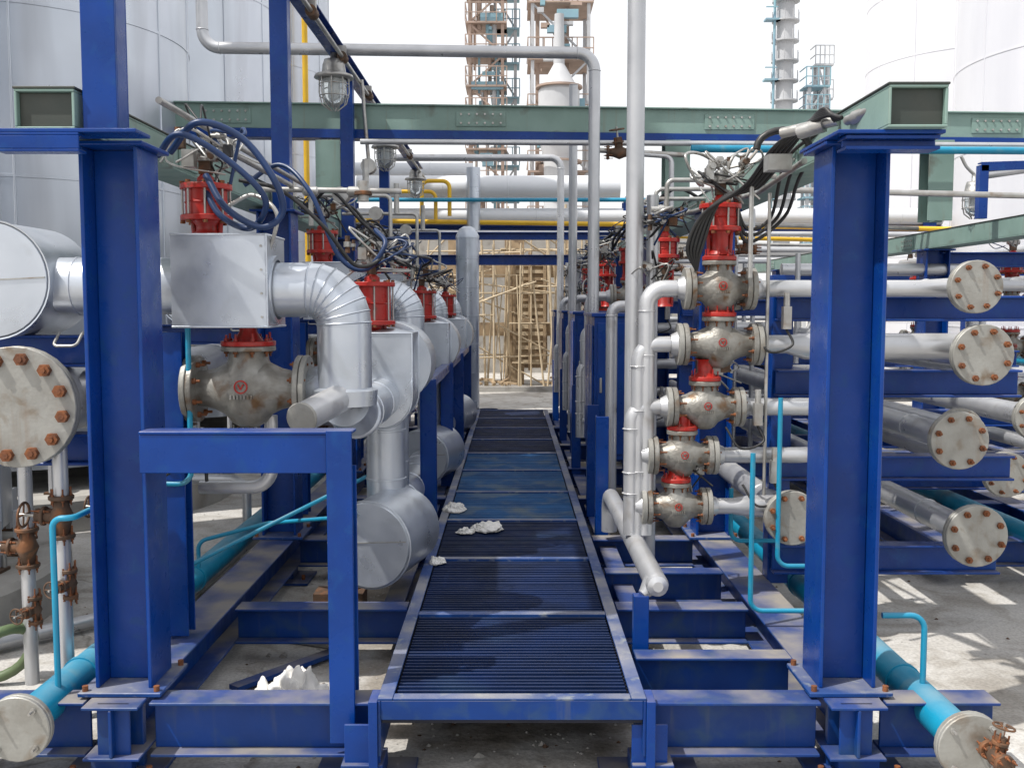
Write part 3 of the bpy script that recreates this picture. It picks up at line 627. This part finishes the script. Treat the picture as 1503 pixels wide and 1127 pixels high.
b.bar((-1.15,4.0,.03),(-.8,4.45,.03),.06,.02,BLUEB);b.box((-1.0,4.9,.05),(-.75,5.05,.16),RUSTD);b.box((-.95,5.2,.02),(-.8,5.3,.20),CONC);b.bar((-1.1,4.7,.03),(-.85,4.6,.03),.1,.05,CONC)
b.done('scrap_steel')
def rag(x,y,z,s,sd,h=.42):
    bm=bmesh.new();bmesh.ops.create_icosphere(bm,subdivisions=5,radius=1)
    for v in bm.verts:
        p=v.co.copy();k=1+.6*noise.noise(p*1.1+V((sd,0,0)))+.3*(.5-abs(noise.noise(p*2.6+V((0,sd,0)))))+.12*noise.noise(p*7+V((sd,2,0)))
        v.co=V((p.x*k*s,p.y*k*s*.8,max(p.z*k,-.15)*s*h*(.8+.8*abs(noise.noise(V((p.x*2,p.y*2,sd)))*2))))
    me=bpy.data.meshes.new('white_rag');bm.to_mesh(me);bm.free();me.materials.append(CLOTH)
    for f in me.polygons:f.use_smooth=True
    o=bpy.data.objects.new('white_rag',me);o.location=(x,y,z+.1*s*h);o.rotation_euler=(0,0,sd);sc.collection.objects.link(o)
rag(-.36,6.25,.31,.075,1.2);rag(-.14,5.7,.31,.09,2.7,.3);rag(-.375,4.95,.31,.045,4.1);rag(-.86,3.85,.01,.115,5.5,.8);rag(-.99,3.9,.01,.08,7.7,.6);rag(-.78,3.76,.01,.06,9.1,.6);rag(-.27,5.62,.31,.045,3.3)
b=B();b.lathe((-.30,12.6,0),(0,0,1),[(0,0),(0,.10),(.3,.13),(.3,.12),(.02,.09),(.02,0)],HOSE,20);b.done('blue_bucket')
# ------------------------------------------------------------ scaffolded building
b=B()
for x in (-2.4,-1.1,.05,1.1,2.4):
    b.box((x-.2,20.4,0),(x+.2,20.8,3.4),WOOD)
for z in (1.15,2.35,3.4): b.box((-3,20.38,z-.15),(3,20.82,z+.12),WOOD)
b.box((.0,20.30,.35),(.72,20.37,2.6),WOOD)
for z in [.45+.14*k for k in range(16)]: b.box((.02+R.uniform(-.03,.03),20.26,z),(.70+R.uniform(-.03,.03),20.295,z+R.uniform(.03,.09)),BAMB if R.random()<.5 else WOOD)
for x in (.05,.36,.66): b.box((x-.03,20.22,.3),(x+.03,20.255,2.7),WOOD)
b.box((-4,24,0),(5,24.3,3.5),CONC)
for i in range(60):
    x=R.uniform(-2.6,2.6);y=R.uniform(19.2,20.1);b.cyl((x,y,0),(x+R.uniform(-.25,.25),y+R.uniform(-.1,.1),R.uniform(2.0,3.6)),R.uniform(.014,.028),BAMB,6)
for i in range(40):
    z=R.uniform(.3,3.2);x=R.uniform(-2.4,1);b.cyl((x,R.uniform(19.2,20),z),(x+R.uniform(.8,2.2),R.uniform(19.2,20),z+R.uniform(-1.2,1.2)*(R.random()<.5)),.018,BAMB,6)
for i in range(14): 
    x=R.uniform(-2,2);b.bar((x,19.6,.06+R.random()*.15),(x+R.uniform(-.6,.6),19.3,.1),.06,.04,WOOD)
b.done('bamboo_scaffolded_building')
b=B();b.box((-6,18.6,0),(6,18.75,.10),CONC);b.done('concrete_kerb')
def lattice(b,x,y,w,z1,lv,mat,mat2,br=True):
    h=z1/lv;t=.09
    for sx in (-1,1):
        for sy in (-1,1): b.box((x+sx*w/2-t,y+sy*w/2-t,0),(x+sx*w/2+t,y+sy*w/2+t,z1),mat)
    for i in range(1,lv+1):
        z=h*i;b.box((x-w/2-.25,y-w/2-.25,z-.1),(x+w/2+.25,y+w/2+.25,z),mat2)
        for zz in (.5,1.05): 
            b.bar((x-w/2-.25,y-w/2-.25,z+zz),(x+w/2+.25,y-w/2-.25,z+zz),.05,.05,mat2);b.bar((x-w/2-.25,y-w/2-.25,z+zz),(x-w/2-.25,y+w/2+.25,z+zz),.05,.05,mat2)
        for k in range(5): b.box((x-w/2-.25+k*(w+.5)/4-.03,y-w/2-.27,z),(x-w/2-.25+k*(w+.5)/4+.03,y-w/2-.22,z+1.05),mat2)
        if br:
            s=1 if i%2 else -1
            b.bar((x-s*w/2,y-w/2,z-h),(x+s*w/2,y-w/2,z-.1),.1,.1,mat);b.bar((x+w/2,y-s*w/2,z-h),(x+w/2,y+s*w/2,z-.1),.1,.1,mat)
b=B();lattice(b,-1.5,60,1.9,27,15,BROWN,BROWN)
for i in range(40): 
    z=R.uniform(3,26);x=-1.5+R.uniform(-.9,.9);b.cyl((x,59.3,z),(x,59.3,z+R.uniform(1,3)),R.uniform(.05,.16),R.choice([TEAL,GREY,TEAL,BROWN]),8)
for i in range(30):
    z=R.uniform(2,26);b.box((-1.5+R.uniform(-.9,.2),58.9,z),(-1.5+R.uniform(.3,1.0),59.2,z+R.uniform(.1,.5)),R.choice([TEAL,BROWN,TEAL]))
lattice(b,-.4,61,1.2,24,12,GREY,TEAL)
b.done('refinery_tower')
b=B();lattice(b,2.6,56,3.0,17.8,6,GREY,BROWN,True)
b.lathe((2.5,54.0,0),(0,0,1),[(2,.8),(9.5,.8),(10.5,1.1),(13,1.1),(14.4,.3),(17,.25)],GREY,24)
for k in range(5): b.lathe((2.5,54,8+1.3*k),(0,0,1),[(-.05,1.0),(-.05,1.25),(.05,1.25),(.05,1.0)],BROWN,20)
lattice(b,2.2,56,1.6,21,7,BROWN,BROWN)
for i in range(26): z=R.uniform(8,20);b.box((1.2+R.random()*2,54.2,z),(1.4+R.random()*2.6,54.5,z+R.uniform(.1,.5)),R.choice([BROWN,GREY,TEAL]))
b.done('refinery_tower')
b=B();x=16.1;b.lathe((x,60,0),(0,0,1),[(0,.5),(30,.5)],GREY,20)
for k in range(24):
    z=1+k*1.15
    b.lathe((x,60,z),(0,0,1),[(0,.5),(0,.8),(.08,.8),(.08,.5)],GREY,16)
    for j in range(10): aa=j*.628;b.cyl((x+.78*math.cos(aa),60+.78*math.sin(aa),z),(x+.78*math.cos(aa),60+.78*math.sin(aa),z+.6),.025,GREY,4)
    if k%3==0: b.box((x-1.3,59.4,z),(x-.4,60,z+.1),TEAL);b.box((x-1.3,59.4,z+.7),(x-.6,59.46,z+.76),TEAL)
b.cyl((x-.75,59.6,0),(x-.75,59.6,30),.08,TEAL,8)
b.done('distillation_column')
b=B();lattice(b,17.9,60,.9,14.5,9,GREY,TEAL);lattice(b,18.6,61,.6,16,8,GREY,GREY);b.done('refinery_tower')
# ------------------------------------------------------------ neighbouring skid
b=B()
for y in (6.2,8.2,10.5,12.8):
    column(b,3.45,y,.28,2.05);column(b,5.9,y,.28,2.05)
    for z in (1.6,1.25,.85,.42): b.hsec((2.3,y+.5,z),(3.4,y+.5,z),.09,.11,BLUE)
    b.hsec((3.5,y,1.98),(5.9,y,1.98),.12,.12,BLUE)
for x in (2.5,3.45,4.6,5.9): b.hsec((x,5.6,.17),(x,13.5,.17),.16,.18,BLUEB)
for y in (5.7,6.8,8,9.2,10.5,12): b.hsec((2.5,y,.18),(5.9,y,.18),.12,.15,BLUEB)
b.chan((2.6,7.0,1.0),(2.6,13,1.0),.08,.08,BLUE)
b.done('steel_skid_frame',.002)
for X,Y in ((4.3,8.6),(4.4,10.8),(5.4,9.5)):
    b=B()
    for z in (1.62,1.25,.85): valve(b,(X,Y,z),.3,.10);b.sweep([(X+.17,Y,z),(X+1.2,Y,z)],.045,SILV,14);b.sweep([(X-.17,Y,z),(2.3,Y,z)],.045,SILV,14)
    actuator(b,(X,Y,0),.1,1.9,2.03,1.78,3);b.done('control_valve_manifold')
b=B()
for i in range(14):
    y=R.uniform(6.8,13);z=R.choice([1.75,1.45,1.1,.7,.5,1.9]);x1=R.uniform(3,5);b.sweep(bend([(2.2,y,z),(x1,y,z),(x1,y,.3)],.1),R.choice([.03,.04,.05]),SILV,12)
for i in range(8):
    x=R.uniform(3.8,5.8);z=R.choice([.5,.8,1.1,1.4,1.8,2.2]);b.sweep([(x,6,z),(x,14,z)],R.choice([.04,.05,.06]),R.choice([SILV,SILV,CYAN]),12)
for i in range(14):
    x=R.uniform(1.3,5);y=R.uniform(6.5,13);b.cyl((x,y,.3),(x,y,R.uniform(1.6,2.5)),.014,R.choice([SILV,CYAN,STEEL]),8)
b.done('process_pipe_cluster')
b=B()
for i in range(9):
    y=6+i*.8
    b.sweep([(XR+.1,y,2.30),(3.4,y,2.25)],.018,R.choice([SILV,STEEL]),8) if i%3==0 else None
    gate_valve(b,(1.45+.1*(i%3),y+.2,1.95+.05*(i%2)),.05,(1,0,0),(0,0,1));b.cyl((1.2,y+.2,1.95+.05*(i%2)),(2.0,y+.2,1.95+.05*(i%2)),.018,SILV,10)
    b.cyl((2.0,y+.2,1.97),(2.0,y+.2,1.2),.018,SILV,10)
b.done('gate_valve')
b=B()
for i in range(16):
    x=R.uniform(7,34)*(1 if i%3 else -1);y=R.uniform(30,50);w=R.uniform(1,4);h=R.uniform(2,5)
    lattice(b,x,y,w,h,2,GREY,R.choice([BLUE,GREY,TEAL]))
for z in (2.2,3.0,3.4): b.cyl((-30,32,z),(40,32,z),.2,GREY,12)
for x in range(-30,40,5): b.box((x-.15,31.8,0),(x+.15,32.2,3.6),GREY)
b.done('distant_pipe_rack')
# ------------------------------------------------------------ light, sky, camera
w=bpy.data.worlds.new("World");sc.world=w;w.use_nodes=True;nt=w.node_tree;bg=nt.nodes['Background']
sky=nt.nodes.new('ShaderNodeTexSky');sky.sky_type='NISHITA';sky.sun_disc=False
d=V((-.46,-.24,.86)).normalized();el=math.asin(d.z);rot=math.atan2(d.x,d.y)
sky.sun_elevation=el;sky.sun_rotation=rot;sky.dust_density=6;sky.air_density=1.2;sky.ozone_density=.6
mx=nt.nodes.new('ShaderNodeMix');mx.data_type='RGBA';mx.inputs[0].default_value=.7;nt.links.new(sky.outputs[0],mx.inputs[6]);mx.inputs[7].default_value=(11.4,11.4,11.5,1)
nt.links.new(mx.outputs[2],bg.inputs['Color']);bg.inputs['Strength'].default_value=.125
ld=bpy.data.lights.new('sun','SUN');ld.energy=4.9;ld.angle=math.radians(.6);ld.color=(1,.96,.90);lo=bpy.data.objects.new('sun',ld);sc.collection.objects.link(lo)
lo.rotation_euler=d.to_track_quat('Z','Y').to_euler();lo.location=d*30
cd=bpy.data.cameras.new('camera');cd.sensor_width=36;cd.lens=34.97;cd.clip_end=2000;cd.clip_start=.05;co=bpy.data.objects.new('camera',cd);sc.collection.objects.link(co)
co.location=(0,0,1.6);co.rotation_euler=(math.radians(90-4.45),0,0);sc.camera=co
sc.view_settings.view_transform='Standard';sc.view_settings.look='None';sc.view_settings.exposure=0
